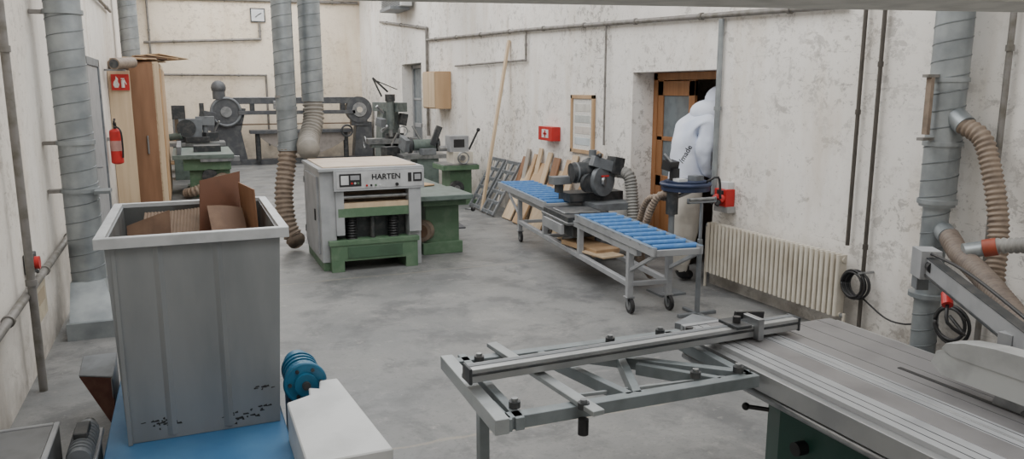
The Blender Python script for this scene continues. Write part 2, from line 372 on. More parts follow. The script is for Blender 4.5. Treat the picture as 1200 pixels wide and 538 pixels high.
for k in range(9):b.cyl((-.56,3.82+k*.035,.33),(-.56,3.83+k*.035,.33),.057,grey,seg=24)
b.cyl((-.56,4.15,.33),(-.56,4.22,.33),.03,darkm);b.bx(-.59,-.53,3.9,4.05,.38,.41,darkm);b.done()
b=B('spiral_duct')
sx_,sy_=-.86,7.35
b.spiral((sx_,sy_,.38),(sx_,sy_,4.8),.135,.14)
for z in(1.15,1.55,2.6):
    b.cyl((sx_,sy_,z),(sx_,sy_,z+.035),.15,galv,seg=28);b.bx(-1.095,sx_,sy_-.04,sy_+.04,z,z+.03,pipeg)
b.bx(-.74,-.62,sy_-.22,sy_-.02,1.15,1.175,galvd)
b.prism([(-.99,sy_-.13,.40),(-.73,sy_-.13,.40),(-.62,sy_-.5,.10),(-.98,sy_-.5,.10)],(0,.22,0),galv);b.bx(-1.0,-.60,sy_-.5,sy_,0,.14,galv)
b.done(0)
b=B('emergency_switch')
b.bx(XL+.003,XL+.06,6.05,6.2,.74,.88,darkm);b.cyl((XL+.06,6.12,.81),(XL+.09,6.12,.81),.045,red);b.cyl((XL+.05,6.16,.76),(XL+.05,6.24,.72),.012,blackm);b.done()
b=B('paper_notice')
b.bx(XL+.002,XL+.006,6.35,6.75,.30,.60,M('old_paper',(.50,.44,.33),.8));b.bx(XL+.006,XL+.008,6.42,6.68,.42,.52,M('old_print',(.38,.31,.22),.8));b.done(0)
# ---------------------------------------------------------------- left wall items
b=B('wooden_partition')
b.bx(-1.095,-.78,13.9,13.98,0,2.3,woodl);b.bx(-.80,-.42,14.15,14.2,0,2.42,woodb)
b.bx(-.45,-.36,14.15,17.6,0,2.45,woodl);b.bx(-1.095,-.4,14.2,17.6,2.38,2.45,woodb)
b.bx(-.36,-.33,14.5,16.8,.1,2.35,wood)
b.cyl((-.6,14.13,.95),(-.6,14.13,1.25),.015,steel)
for i in range(5):b.box((-.66+i*.06,14.9+.2*i,2.49+i*.02),(.5,1.6,.02),[wood,woodl,card][i%3],(0,.04*i,.15*i-.2))
b.done()
b=B('board_roll');b.cyl((-.93,13.1,2.38),(-.72,13.78,2.42),.085,hoseb,seg=20);b.cyl((-.932,13.09,2.38),(-.92,13.13,2.38),.065,darkm,seg=20);b.bx(-1.095,-.8,13.4,13.44,2.28,2.31,steel);b.done(0)
b=B('fire_extinguisher')
ex,ey=-.98,12.9
b.cyl((ex,ey,.93),(ex,ey,1.38),.085,red,seg=24);b.sph((ex,ey,1.38),.085,red,(1,1,.6));b.sph((ex,ey,.93),.085,red,(1,1,.4))
b.cyl((ex,ey,1.42),(ex,ey,1.5),.025,blackm);b.bx(ex-.02,ex+.02,ey-.08,ey+.06,1.49,1.52,blackm);b.box((ex,ey-.03,1.55),(.03,.14,.015),blackm,(.3,0,0))
b.sweep([(ex,ey-.03,1.47),(ex+.08,ey-.12,1.4),(ex+.09,ey-.1,1.15),(ex+.08,ey-.06,1.0)],.013,blackm,8)
b.cyl((ex,ey,1.1),(ex,ey,1.25),.0865,M('red_label',(.45,.25,.22),.5),seg=24);b.bx(-1.095,ex,ey-.03,ey+.03,1.25,1.3,steel);b.done(0)
b=B('fire_extinguisher_sign')
b.bx(-1.045,-.79,13.86,13.89,1.99,2.24,red)
b.cyl((-.88,13.855,2.03),(-.88,13.855,2.15),.024,paper);b.bx(-.905,-.855,13.852,13.858,2.165,2.18,paper);b.bx(-.885,-.875,13.852,13.858,2.14,2.17,paper);b.beam((-.86,13.855,2.16),(-.83,13.855,2.08),.006,.012,paper)
b.prism([(-1.0,13.852,2.03),(-.95,13.852,2.03),(-.93,13.852,2.08),(-.95,13.852,2.12),(-.945,13.852,2.17),(-.975,13.852,2.21),(-.98,13.852,2.16),(-1.01,13.852,2.12),(-1.02,13.852,2.07)],(0,.006,0),paper)
b.done(0)
b=B('exhaust_pipe');b.spiral((-.85,16.2,2.55),(-.85,16.2,4.8),.16,.2);b.done(0)
# ---------------------------------------------------------------- planer
b=B('thickness_planer')
ty=8.5
b.bx(1.30,1.46,ty,9.68,.10,1.12,plgrey);b.bx(1.31,1.45,ty+.02,9.66,.0,.10,green)
b.bx(1.275,1.30,ty+.12,9.55,.18,1.05,lgrey)
for z in(.3,.9):b.cyl((1.27,9.5,z),(1.27,9.5,z+.08),.012,steel)
b.bx(1.262,1.277,8.72,8.76,.55,.68,blackm)
b.bx(2.29,2.43,ty,9.68,.0,1.12,plgrey)
b.bx(1.46,2.29,ty+.06,9.68,.88,1.12,grey)
b.bx(1.44,2.46,ty-.07,ty+.03,.90,1.13,plgrey)
b.bx(1.28,2.46,ty-.05,9.72,1.12,1.15,plgrey)
b.bx(1.34,2.40,ty+.04,9.66,1.15,1.165,M('top_board',(.60,.50,.40),.6,0,(.52,.41,.31),4))
fy=ty-.072
b.bx(1.47,2.44,fy-.003,fy,.925,1.11,M('fascia_plate',(.47,.48,.49),.4))
b.bx(1.50,1.74,fy-.008,fy,.95,1.09,blackm);b.bx(1.515,1.60,fy-.012,fy,.97,1.07,white);b.bx(1.62,1.72,fy-.012,fy,1.02,1.07,lgrey)
for k in range(3):b.cyl((1.635+k*.035,fy-.012,.985),(1.635+k*.035,fy,.985),.012,[red,white,green][k],seg=12)
for k in range(4):b.cyl((1.80+k*.05,fy-.012,.955),(1.80+k*.05,fy,.955),.012,[red,blackm,green,white][k],seg=12)
b.bx(2.27,2.31,fy-.01,fy,.98,1.08,blackm);b.bx(2.33,2.43,fy-.01,fy,.98,1.08,blackm);b.bx(2.345,2.415,fy-.014,fy,1.0,1.06,lgrey)
b.cyl((2.14,fy-.02,.955),(2.14,fy,.955),.018,blackm,seg=12)
b.text('fascia_name','HARTEN',(2.02,fy-.006,1.045),.085,blackm,(math.pi/2,0,0))
b.bx(1.46,1.55,ty-.03,ty+.1,.40,.9,plgrey);b.bx(2.28,2.42,ty-.06,ty+.1,.40,.9,plgrey)
b.bx(1.46,2.29,ty+.1,ty+.14,.76,.90,M('feed_slot',(.07,.045,.03),.6))
b.bx(1.50,2.30,ty-.02,9.8,.70,.755,woodl)
b.cyl((1.52,ty+.02,.82),(2.28,ty+.02,.82),.022,steel)
b.bx(1.48,2.30,ty-.03,9.5,.60,.70,green)
b.bx(1.50,2.28,ty+.15,9.5,.30,.60,darkm)
b.cyl((1.88,ty+.06,.3),(1.88,ty+.06,.6),.03,darkm)
for x in(1.64,2.12):
    b.sweep([(x,ty+.06,.34),(x,ty+.06,.60)],.055,blackm,16,rf=lambda L,t:1+.18*math.sin(L*2*math.pi/.03),step=.006)
b.bx(1.38,2.36,ty-.10,9.55,.12,.34,green)
b.bx(1.36,2.38,ty-.11,ty-.02,.30,.35,green)
b.bx(1.38,1.52,ty-.10,ty+.3,0,.12,green);b.bx(2.22,2.36,ty-.10,ty+.3,0,.12,green);b.bx(1.38,1.52,9.2,9.55,0,.12,green);b.bx(2.22,2.36,9.2,9.55,0,.12,green)
b.bx(1.56,2.18,ty-.108,ty-.095,.15,.28,M('green_panel',(.055,.11,.065),.5))
b.done(.006)
b=B('surface_planer')
b.bx(2.47,3.14,8.66,9.5,.70,.76,ggrey);b.bx(2.47,3.10,9.55,10.9,.69,.75,ggrey)
b.bx(2.62,3.05,8.95,10.2,.0,.62,green);b.bx(2.55,3.1,8.8,10.5,.62,.70,green);b.bx(2.57,3.08,8.9,9.1,0,.15,green)
b.bx(3.05,3.07,9.2,9.9,.12,.5,M('green_panel',(.055,.11,.065),.5));b.cyl((3.10,8.85,.55),(3.18,8.82,.55),.012,steel);b.sph((3.19,8.82,.55),.03,blackm)
b.cyl((2.56,8.92,.30),(2.62,8.98,.30),.13,hoseb,seg=28);b.cyl((2.555,8.915,.30),(2.56,8.92,.30),.08,card,seg=28)
b.beam((2.50,9.3,.80),(2.9,10.6,.80),.04,.12,grey)
b.box((2.66,10.0,.765),(.40,.8,.02),wood,(0,0,.3));b.box((2.78,10.3,.78),(.3,.4,.015),white,(0,0,-.2))
b.done(.006)
b=B('extraction_duct')
b.spiral((1.18,10.15,1.25),(1.18,10.15,4.84),.125,.14)
b.cyl((1.18,10.15,1.24),(1.18,10.15,1.3),.135,galv,seg=28);b.cyl((1.18,10.15,1.75),(1.18,10.15,1.79),.135,galv,seg=28)
b.hose([(1.18,10.15,1.3),(1.15,10.1,1.1),(1.08,10.0,.7),(1.09,9.9,.35),(1.16,9.85,.16),(1.18,9.80,.13)],.11,hoseb,.06)
b.bx(1.06,1.2,10.05,10.25,1.9,1.93,pipeg);b.done(0)
b=B('extraction_duct')
b.spiral((1.55,10.4,1.85),(1.55,10.4,4.84),.14,.14)
b.hose([(1.55,10.4,1.87),(1.54,10.35,1.62),(1.46,10.2,1.40),(1.40,10.0,1.30),(1.39,9.82,1.26)],.125,M('grey_flex_hose',(.30,.28,.25),.6),.055)
b.done(0)
b=B('floor_mat');b.box((3.35,11.3,.01),(.8,1.6,.02),M('rubber_mat',(.09,.09,.10),.8),(0,0,-.1));b.done(0)
# ---------------------------------------------------------------- roller table
R=Matrix.Translation((3.53,5.35,0))@Matrix.Rotation(math.radians(-6.8),4,'Z')
b=B('roller_conveyor_table',R)
z=.70
def rollers(y0,y1,x0,x1,n):
    for x in(x0,x1):
        b.bx(x-.018,x+.018,y0,y1,z-.075,z,lgrey);b.bx(x-.02,x+.02,y0,y1,z-.004,z+.002,M('blue_grey_rail',(.16,.22,.30),.45,.2))
    b.bx(x0,x1,y0,y0+.03,z-.075,z-.02,lgrey);b.bx(x0,x1,y1-.03,y1,z-.075,z-.02,lgrey)
    for i in range(n):
        y=y0+.08+i*(y1-y0-.16)/(n-1);b.cyl((x0+.01,y,z-.012),(x1-.01,y,z-.012),.027,rblue,seg=16);b.cyl((x0-.02,y,z-.012),(x1+.02,y,z-.012),.008,steel,seg=8)
rollers(-.05,1.80,0,.43,10)
rollers(2.75,4.85,-.03,.48,11)
b.bx(-.06,.50,1.88,2.72,.60,.655,darkm);b.bx(-.08,.52,1.86,2.74,.57,.60,steel);b.bx(.02,.44,1.95,2.62,.42,.57,darkm)
b.bx(-.10,-.06,2.0,2.6,.45,.56,lgrey);b.bx(-.02,.40,2.1,2.5,.655,.67,steel)
for x in(.02,.41):
    b.bx(x-.025,x+.025,.45,4.0,.24,.29,lgrey)
    b.bx(x-.025,x+.025,.30,4.3,z-.14,z-.08,lgrey)
    for y in(.48,1.72,2.9,3.95):b.bx(x-.028,x+.028,y-.028,y+.028,.13 if y in(.48,3.95) else .24,z-.08,lgrey)
    b.beam((x,.0,z-.08),(x,.46,z-.3),.03,.03,lgrey)
    b.beam((x,4.6,z-.08),(x,3.97,z-.35),.03,.03,lgrey)
for y in(.48,1.72,2.9,3.95):b.bx(.02,.41,y-.02,y+.02,.245,.285,lgrey);b.bx(.02,.41,y-.02,y+.02,z-.135,z-.09,lgrey)
for x in(.02,.41):
    for y in(.48,3.95):
        b.cyl((x-.015,y-.03,.07),(x+.015,y-.03,.07),.07,blackm,seg=24);b.cyl((x-.018,y-.03,.07),(x+.018,y-.03,.07),.04,steel,seg=20)
        for q in(-.026,.026):b.beam((x+q,y-.03,.06),(x+q,y,.15),.006,.04,steel)
        b.bx(x-.04,x+.04,y-.04,y+.04,.135,.15,steel)
b.bx(.08,.35,1.5,2.4,.292,.30,wood);b.box((.2,1.55,.315),(.26,.4,.02),woodl,(0,0,.25))
b.box((.2,1.9,.33),(.3,.7,.05),wood,(0,0,.2));b.bx(.30,.42,2.3,2.8,.3,.5,wood)
b.done(.003)
b=B('roller_support_stand')
sx,sy=4.12,5.5
b.bx(sx-.2,sx+.2,sy-.02,sy+.02,0,.03,grey);b.bx(sx-.02,sx+.02,sy-.2,sy+.2,.005,.03,grey)
b.bx(sx-.018,sx+.018,sy-.018,sy+.018,.03,.7,grey);b.bx(sx-.012,sx+.012,sy-.012,sy+.012,.7,1.02,grey)
b.cyl((sx-.06,sy,.66),(sx+.02,sy,.66),.012,blackm);b.bx(sx-.15,sx+.15,sy-.015,sy+.015,1.02,1.035,grey)
b.cyl((sx-.13,sy,1.055),(sx+.13,sy,1.055),.015,steel);b.bx(sx-.15,sx-.14,sy-.015,sy+.015,1.02,1.07,grey);b.bx(sx+.14,sx+.15,sy-.015,sy+.015,1.02,1.07,grey)
b.done()
# ---------------------------------------------------------------- saw machine by wall
b=B('radial_arm_saw')
cx,cy=4.50,8.0
b.bx(cx-.22,cx+.3,cy-.35,cy+.35,.62,.70,grey);
for x in(cx-.18,cx+.26):
    for y in(cy-.3,cy+.3):b.bx(x-.03,x+.03,y-.03,y+.03,0,.62,grey)
b.bx(cx-.2,cx+.28,cy-.32,cy+.32,.2,.25,grey)
b.bx(cx-.42,cx+.3,cy-.05,cy+.25,.70,.80,darkm)
b.cyl((cx+.1,cy+.2,.8),(cx+.1,cy+.2,1.15),.06,darkm)
b.sph((cx-.10,cy,1.08),.17,darkm,(1,.8,.8));b.cyl((cx-.38,cy,1.04),(cx+.12,cy-.05,1.08),.115,darkm,seg=24)
for k in range(6):b.cyl((cx-.34+k*.06,cy,1.04),(cx-.32+k*.06,cy,1.04),.125,grey,seg=24)
b.cyl((cx-.06,cy-.13,.95),(cx-.04,cy-.19,.95),.18,grey,seg=32);b.cyl((cx-.06,cy-.19,.95),(cx-.04,cy-.21,.95),.06,steel,seg=20)
b.cyl((cx-.24,cy-.14,.93),(cx-.23,cy-.19,.93),.11,darkm,seg=28)
b.box((cx-.06,cy-.16,1.15),(.28,.1,.12),grey,(0,.3,0))
b.bx(cx-.58,cx-.34,cy+.05,cy+.2,.90,.99,grey);b.bx(cx-.52,cx-.44,cy+.08,cy+.16,.80,.90,darkm);b.cyl((cx-.10,cy,1.22),(cx-.10,cy,1.30),.045,grey);b.sweep([(cx-.09,cy-.1,1.24),(cx-.16,cy-.3,1.27),(cx-.2,cy-.36,1.25)],.018,blackm,8)
b.bx(cx-.10,cx+.0,cy-.225,cy-.215,1.0,1.02,red);b.box((cx+.12,cy-.15,1.12),(.15,.15,.2),darkm,(0,.2,.2))
b.hose([(cx+.16,cy-.1,1.05),(cx+.25,cy-.25,1.0),(cx+.26,cy-.33,.7),(cx+.24,cy-.4,.3),(cx+.16,cy-.5,.08)],.07,hoseg,.035)
b.done()
b=B('small_machine_stand')
vx,vy=4.48,6.25;ux=vx-.15
b.bx(ux-.16,ux+.12,vy-.12,vy+.16,0,.02,grey);b.cyl((ux,vy,.02),(ux,vy,1.03),.03,grey);b.cyl((ux,vy,.8),(ux,vy,1.02),.06,darkm);b.beam((ux,vy,.95),(vx+.12,vy,1.03),.04,.03,grey)
b.cyl((vx,vy,1.03),(vx,vy,1.10),.235,nblue,seg=32);b.cyl((vx,vy,1.10),(vx,vy,1.125),.2,nblue,seg=32);b.ring((vx,vy,1.09),.235,.02,nblue)
b.cyl((vx-.1,vy+.05,1.125),(vx-.1,vy+.05,1.24),.05,blackm);b.box((vx-.13,vy+.08,1.27),(.14,.1,.09),blackm,(.2,0,.3));b.cyl((vx-.14,vy+.05,1.3),(vx-.2,vy+.1,1.38),.018,steel)
b.bx(vx-.15,vx-.05,vy-.1,vy+.0,1.125,1.15,white);b.box((vx+.08,vy-.05,1.15),(.12,.1,.05),grey,(0,0,.3))
b.hose([(vx-.14,vy,1.0),(vx-.26,vy+.1,.95),(vx-.30,vy+.25,.6),(vx-.22,vy+.4,.25),(vx-.07,vy+.45,.06)],.035,hoseb,.03)
b.hose([(vx-.14,vy+.05,.95),(vx-.24,vy+.3,.9),(vx-.22,vy+.5,.5),(vx-.12,vy+.6,.12)],.03,hoseb,.03)
b.sweep([(vx+.15,vy-.1,1.1),(vx+.25,vy-.18,1.16),(vx+.27,vy-.2,.95)],.012,blackm,8)
b.done(0)
b=B('power_socket_box')
b.bx(XR-.11,XR-.003,6.08,6.26,.86,1.03,red);b.bx(XR-.08,XR-.003,6.10,6.24,1.03,1.10,white);b.bx(XR-.1,XR-.003,6.06,6.28,.80,.86,M('socket_grey',(.35,.35,.35),.5))
for y in(6.12,6.21):b.cyl((XR-.11,y,.95),(XR-.16,y,.92),.035,red);b.cyl((XR-.16,y,.92),(XR-.19,y,.88),.025,blackm)
b.bx(XR-.115,XR-.11,6.12,6.22,.98,1.02,blackm);b.done()
# ---------------------------------------------------------------- radiator
b=B('radiator')
y0,y1=4.55,6.42-.12;n=30
for i in range(n):
    y=y0+.03+(y1-y0-.06)*i/(n-1)
    b.bx(4.80,4.88,y-.016,y+.016,.17,.68,cream)
    b.cyl((4.80,y,.17),(4.80,y,.68),.018,cream,seg=10)
b.cyl((4.84,y0,.18),(4.84,y1,.18),.022,cream);b.cyl((4.84,y0,.64),(4.84,y1,.64),.022,cream)
b.bx(4.84,4.945,4.9,4.93,.3,.34,cream);b.bx(4.84,4.945,5.9,5.93,.3,.34,cream)
b.cyl((4.84,y1,.64),(4.84,y1+.05,.64),.018,steel);b.cyl((4.84,y1+.05,.64),(4.84,y1+.05,.0),.014,cream);b.cyl((4.84,y0,.18),(4.84,y0-.03,.18),.02,steel);b.cyl((4.84,y0-.03,.2),(4.84,y0-.03,.0),.014,cream)
b.done(.003)
b=B('cable_coil')
for k in range(7):b.ring((XR-.095-.008*k,4.40+.006*k,.47),.10+.008*(k%3),.0085,blackm,'x')
b.cyl((XR-.003,4.36,.575),(XR-.16,4.36,.575),.01,steel)
b.sweep([(XR-.09,4.37,.37),(XR-.07,4.15,.26),(XR-.06,3.98,.26),(XR-.06,3.88,.3)],.007,blackm,8);b.done(0)
# ---------------------------------------------------------------- right wall items
b=B('first_aid_box');b.bx(XR-.14,XR-.003,9.96,10.42,1.27,1.47,red);b.bx(XR-.143,XR-.138,10.08,10.30,1.31,1.43,white);b.bx(XR-.147,XR-.142,10.17,10.21,1.32,1.42,red);b.bx(XR-.147,XR-.142,10.13,10.25,1.355,1.385,red);b.done()
b=B('framed_notice')
b.bx(XR-.02,XR-.003,8.98,9.55,1.17,1.91,paper)
for a in((8.94,8.99),(9.54,9.59)):b.bx(XR-.04,XR-.003,*a,1.15,1.93,wood)
for a in((1.15,1.2),(1.88,1.93)):b.bx(XR-.04,XR-.003,8.94,9.59,*a,wood)
for k in range(4):b.bx(XR-.024,XR-.019,9.05,9.48,1.26+k*.15,1.36+k*.15,M('print_%d'%k,[(.55,.6,.62),(.6,.55,.5),(.5,.52,.5),(.62,.6,.55)][k],.7))
b.done()
b=B('hanging_cabinet');b.bx(4.62,XR-.003,14.9,15.75,1.62,2.36,wood);b.bx(4.60,4.62,14.92,15.32,1.64,2.34,woodl);b.bx(4.60,4.62,15.34,15.73,1.64,2.34,woodl);b.done()
b=B('air_conditioner');b.bx(4.6,4.85,17.3,19.2,3.85,4.15,white);b.bx(4.85,XR-.003,17.8,17.9,3.9,4.1,grey);b.bx(4.85,XR-.003,18.8,18.9,3.9,4.1,grey)
for k in range(8):b.bx(4.58,4.6,17.4,19.1,3.87+k*.03,3.882+k*.03,grey)
b.bx(4.4,4.85,17.5,18.5,3.78,3.85,grey);b.done()
b=B('clock');c0=YB-.003;b.bx(1.87,2.27,c0-.05,c0,3.87,4.25,darkm);b.bx(1.90,2.24,c0-.055,c0-.05,3.90,4.22,white);b.beam((2.07,c0-.06,4.06),(2.17,c0-.06,4.12),.01,.02,blackm);b.beam((2.07,c0-.06,4.06),(2.0,c0-.06,4.0),.01,.02,blackm);b.done(0)
def lean(name,lst,bev=.003):
    b=B(name)
    for(y,w,h,foot,t,mat) in lst:
        top=XR-.012;a=math.atan2(top-foot,h)
        b.prism([(foot-t*math.cos(a),y,0.02),(foot,y,0),(top,y,h),(top-t*math.cos(a),y,h+.01)],(0,w,0),mat)
    return b
b=lean('leaning_boards',[(8.78,.12,.95,4.62,.02,wood),(9.1,.08,.75,4.55,.03,woodl),(9.35,.16,1.10,4.62,.02,woodl),(9.55,.14,1.02,4.60,.02,wood),(9.72,.40,.84,4.52,.02,woodl),(9.9,.2,1.02,4.66,.02,woodb),(10.16,.14,1.08,4.6,.02,woodl),(10.32,.32,.90,4.50,.03,wood),(10.5,.12,1.12,4.68,.02,woodl),(10.68,.1,1.02,4.6,.03,wood),(10.8,.32,.82,4.52,.02,woodl),(10.95,.12,1.08,4.7,.02,woodg),(11.08,.14,.95,4.6,.02,woodb)])
b.beam((4.60,9.28,.05),(4.90,8.70,1.20),.03,.09,wood);b.beam((4.52,9.1,.04),(4.9,8.75,.85),.03,.07,woodl);b.done(.003)
lean('long_batten',[(11.78,.07,2.78,4.45,.04,woodl)]).done(.003)
b=B('leaning_rack')
for y0,f in((11.25,4.4),(11.9,4.42)):
    h=.85
    for y in(y0,y0+.5):b.beam((f,y,0.02),(XR-.06,y,h),.05,.04,grey)
    for k in range(6):
        t=k/5.5+.04;b.beam((f+(XR-.06-f)*t,y0,h*t+.02),(f+(XR-.06-f)*t,y0+.5,h*t+.02),.03,.06,grey)
    b.beam((f,y0+.25,0.02),(XR-.06,y0+.25,h),.05,.03,grey);b.beam((f+.04,y0+.02,0.05),(XR-.06,y0+.48,h),.03,.02,woodg)
b.done()
# ---------------------------------------------------------------- back machines
b=B('spindle_moulder')
x,y=4.40,12.95
b.bx(x-.28,x+.28,y-.25,y+.35,0,.08,green);b.bx(x-.2,x+.2,y-.18,y+.3,.08,.62,green);b.cyl((x-.1,y-.2,.3),(x-.1,y-.26,.3),.13,darkm,seg=24);b.cyl((x-.1,y-.26,.3),(x-.1,y-.28,.3),.05,steel)
b.bx(x-.36,x+.3,y-.3,y+.35,.62,.70,green);b.bx(x-.34,x+.28,y-.28,y+.33,.70,.72,steel)
b.bx(x-.12,x+.24,y-.15,y+.25,.72,.92,cream);b.bx(x-.16,x+.18,y-.1,y+.2,.92,1.2,lgrey);b.bx(x-.1,x+.1,y-.105,y-.1,1.0,1.14,blackm)
b.cyl((x-.2,y,.98),(x-.34,y,.98),.05,steel);b.cyl((x+.2,y-.05,.95),(x+.36,y-.1,1.3),.018,blackm);b.sph((x+.36,y-.1,1.3),.035,blackm)
b.cyl((x,y-.12,.83),(x,y-.3,.83),.05,steel);b.ring((x,y-.32,.83),.1,.012,steel,'y');b.done()
b=B('tool_grinder')
x,y=4.35,14.8
b.bx(x-.22,x+.22,y-.2,y+.3,0,.66,ggrey);b.bx(x-.5,x+.4,y-.25,y+.3,.66,.74,steel);b.cyl((x-.25,y,.92),(x+.2,y,.92),.11,ggrey);b.cyl((x-.34,y,.92),(x-.28,y,.92),.16,darkm,seg=24);b.cyl((x+.22,y,.92),(x+.28,y,.92),.14,darkm,seg=24)
b.bx(x-.1,x+.1,y-.1,y+.1,.74,.84,ggrey);b.box((x+.2,y-.1,1.1),(.12,.08,.4),darkm,(0,.4,0));b.cyl((x-.1,y,1.02),(x-.25,y,1.3),.02,steel)
b.cyl((x-.5,y-.1,.5),(x-.5,y-.25,.5),.1,steel);b.box((x-.42,y,.95),(.1,.3,.25),grey,(.3,0,.2));b.box((x,y-.2,.8),(.3,.15,.12),grey,(0,0,.2))
b.bx(x-.75,x-.4,y+.3,y+.6,0,.6,grey);b.box((x-.6,y+.4,.75),(.3,.25,.25),darkm,(0,0,.3));b.cyl((x-.6,y+.3,.9),(x-.5,y+.2,1.15),.02,steel);b.done()
b=B('milling_machine')
x,y=4.22,17.2;mg=M('milling_grey',(.14,.165,.16),.5,.1,(.09,.11,.105),9)
b.bx(x-.42,x+.45,y-.4,y+.6,0,.14,mg);b.prism([(x-.24,y-.1,.14),(x+.29,y-.1,.14),(x+.20,y-.1,1.6),(x-.14,y-.1,1.6)],(0,.6,0),mg)
b.bx(x-.22,x+.24,y-.45,y-.1,.5,.82,mg);b.bx(x-.58,x+.6,y-.5,y-.15,.82,.94,steel);b.bx(x-.5,x+.5,y-.45,y-.2,.74,.82,mg)
b.box((x+.0,y-.1,1.62),(.24,1.1,.2),mg,(0,0,.3));b.cyl((x-.08,y-.5,1.15),(x-.08,y-.5,1.75),.09,mg);b.cyl((x-.08,y-.5,.98),(x-.08,y-.5,1.15),.045,steel)
b.cyl((x-.08,y-.5,1.75),(x-.08,y-.5,1.9),.11,darkm);b.ring((x-.62,y-.3,.86),.12,.014,steel,'x');b.ring((x,y-.55,.6),.12,.014,steel,'y')
b.beam((x-.1,y-.4,1.95),(x-.45,y-.5,2.25),.035,.035,darkm);b.beam((x-.45,y-.5,2.25),(x-.25,y-.45,1.85),.03,.03,darkm);b.beam((x-.45,y-.5,2.22),(x+.1,y-.45,2.0),.02,.02,darkm);b.box((x-.32,y-.6,1.3),(.14,.2,.18),grey,(.2,0,.4))
b.box((x+.22,y-.4,1.35),(.16,.22,.26),darkm,(0,.2,0));b.cyl((x-.3,y-.55,1.1),(x-.1,y-.5,1.25),.035,steel);b.ring((x+.18,y-.55,1.1),.1,.012,steel,'y')
b.cyl((x-.35,y-.6,.2),(x-.35,y-.6,.55),.06,darkm);b.box((x+.02,y-.4,1.0),(.4,.15,.1),darkm,(0,0,.1));b.cyl((x-.25,y-.55,1.5),(x-.4,y-.6,1.65),.03,steel);b.done()
b=B('long_belt_sander')
Y=21.9
dg_=M('dark_grey_casting',(.07,.075,.085),.5,.1,(.11,.115,.12),7)
b.bx(1.3,5.0-.1,Y-.05,Y+.25,0,.14,dg_)
b.prism([(.45,Y,0),(1.5,Y,0),(1.35,Y,.9),(1.5,Y,1.5),(.62,Y,1.5),(.6,Y,.9)],(0,.5,0),dg_)
b.cyl((1.0,Y-.1,1.42),(1.0,Y+.2,1.42),.40,dg_,seg=36);b.cyl((1.0,Y-.14,1.42),(1.0,Y-.1,1.42),.14,steel,seg=24);b.ring((1.0,Y-.1,1.42),.36,.035,grey,'y')
b.cyl((.85,Y,1.75),(.85,Y,2.05),.16,dg_);b.sph((.85,Y,2.05),.19,dg_);b.box((.5,Y-.1,1.2),(.4,.3,.5),dg_,(0,.2,0))
b.prism([(4.35,Y,0),(4.9,Y,0),(4.88,Y,1.1),(4.45,Y,1.1)],(0,.4,0),dg_)
b.cyl((4.52,Y-.1,1.45),(4.52,Y+.2,1.45),.36,dg_,seg=36);b.cyl((4.52,Y-.14,1.45),(4.52,Y-.1,1.45),.2,steel,seg=24);b.cyl((4.52,Y-.16,1.45),(4.52,Y-.13,1.45),.08,cream,seg=24)
b.bx(4.3,4.75,Y-.05,Y+.2,1.0,1.3,dg_)
b.bx(1.1,4.6,Y-.06,Y+.16,1.62,1.78,dg_);b.bx(1.2,4.5,Y-.07,Y+.1,1.78,1.80,steel)
b.bx(1.1,4.6,Y,Y+.12,1.06,1.09,M('sanding_belt',(.20,.14,.10),.9))
b.bx(1.3,4.4,Y-.14,Y+.2,1.34,1.44,dg_)
b.bx(1.55,4.25,Y-.34,Y+.1,.84,.93,dg_)
b.prism([(1.75,Y-.2,.84)]+[(1.8+(2.4)*i/14,Y-.2,.24+.50*(abs(i/7-1))**2) for i in range(15)]+[(4.25,Y-.2,.84)],(0,.3,0),M('steel_sheet_pale',(.33,.30,.28),.5,.2))
b.cyl((1.75,Y-.15,.1),(1.75,Y-.15,.88),.07,darkm);b.cyl((4.1,Y-.15,.1),(4.1,Y-.15,.88),.07,darkm);b.ring((4.1,Y-.38,.88),.15,.025,darkm,'y')
for xx in(1.6,2.5,3.4,4.0):b.bx(xx,xx+.12,Y-.12,Y+.05,1.42,1.64,darkm)
b.bx(2.2,2.6,Y-.18,Y,1.48,1.70,steel);b.cyl((3.0,Y-.2,1.2),(3.0,Y-.2,1.5),.04,darkm)
b.done()
b=B('jointer_machine')
b.bx(-.28,.8,15.5,17.6,.72,.80,ggrey);b.bx(-.1,.74,15.6,17.4,.5,.72,green);b.bx(.0,.72,15.7,16.5,0,.5,green);b.bx(.1,.72,16.9,17.3,0,.5,green);b.bx(-.05,.78,15.62,17.4,0,.06,green)
b.bx(-.2,-.12,15.6,17.5,.8,.95,grey);b.bx(.2,.9,15.52,15.6,.66,.76,steel)
b.cyl((.35,15.6,.38),(.35,15.7,.38),.14,darkm);b.bx(.1,.6,16.2,16.6,.80,.92,darkm)
b.hose([(.6,15.75,.35),(.45,15.45,.3),(.1,15.35,.15),(-.1,15.5,.08)],.09,hoseb,.06)
b.done()
b=B('turning_lathe')
x,y=.2,19.0
b.bx(x-.5,x+.5,y-.3,y+.4,0,.75,ggrey);b.bx(x-.6,x+.6,y-.35,y+.45,.75,.83,steel);b.box((x-.15,y,1.1),(.5,.4,.5),grey,(0,0,.2));b.cyl((x-.2,y-.25,1.15),(x-.2,y-.35,1.15),.2,darkm,seg=28)
b.cyl((x+.2,y,.83),(x+.2,y,1.4),.06,grey);b.bx(x+.0,x+.4,y-.1,y+.1,1.2,1.4,grey);b.cyl((x+.35,y-.1,1.0),(x+.5,y-.2,1.3),.02,steel);b.box((x+.3,y-.2,.95),(.3,.2,.2),darkm,(0,0,.4))
b.bx(x-.48,x-.2,y-.2,y+.1,1.35,1.65,darkm);b.bx(x+.1,x+.2,y-.05,y+.05,1.4,1.7,darkm);b.box((x+.02,y-.35,.9),(.5,.12,.12),darkm,(0,0,-.1))
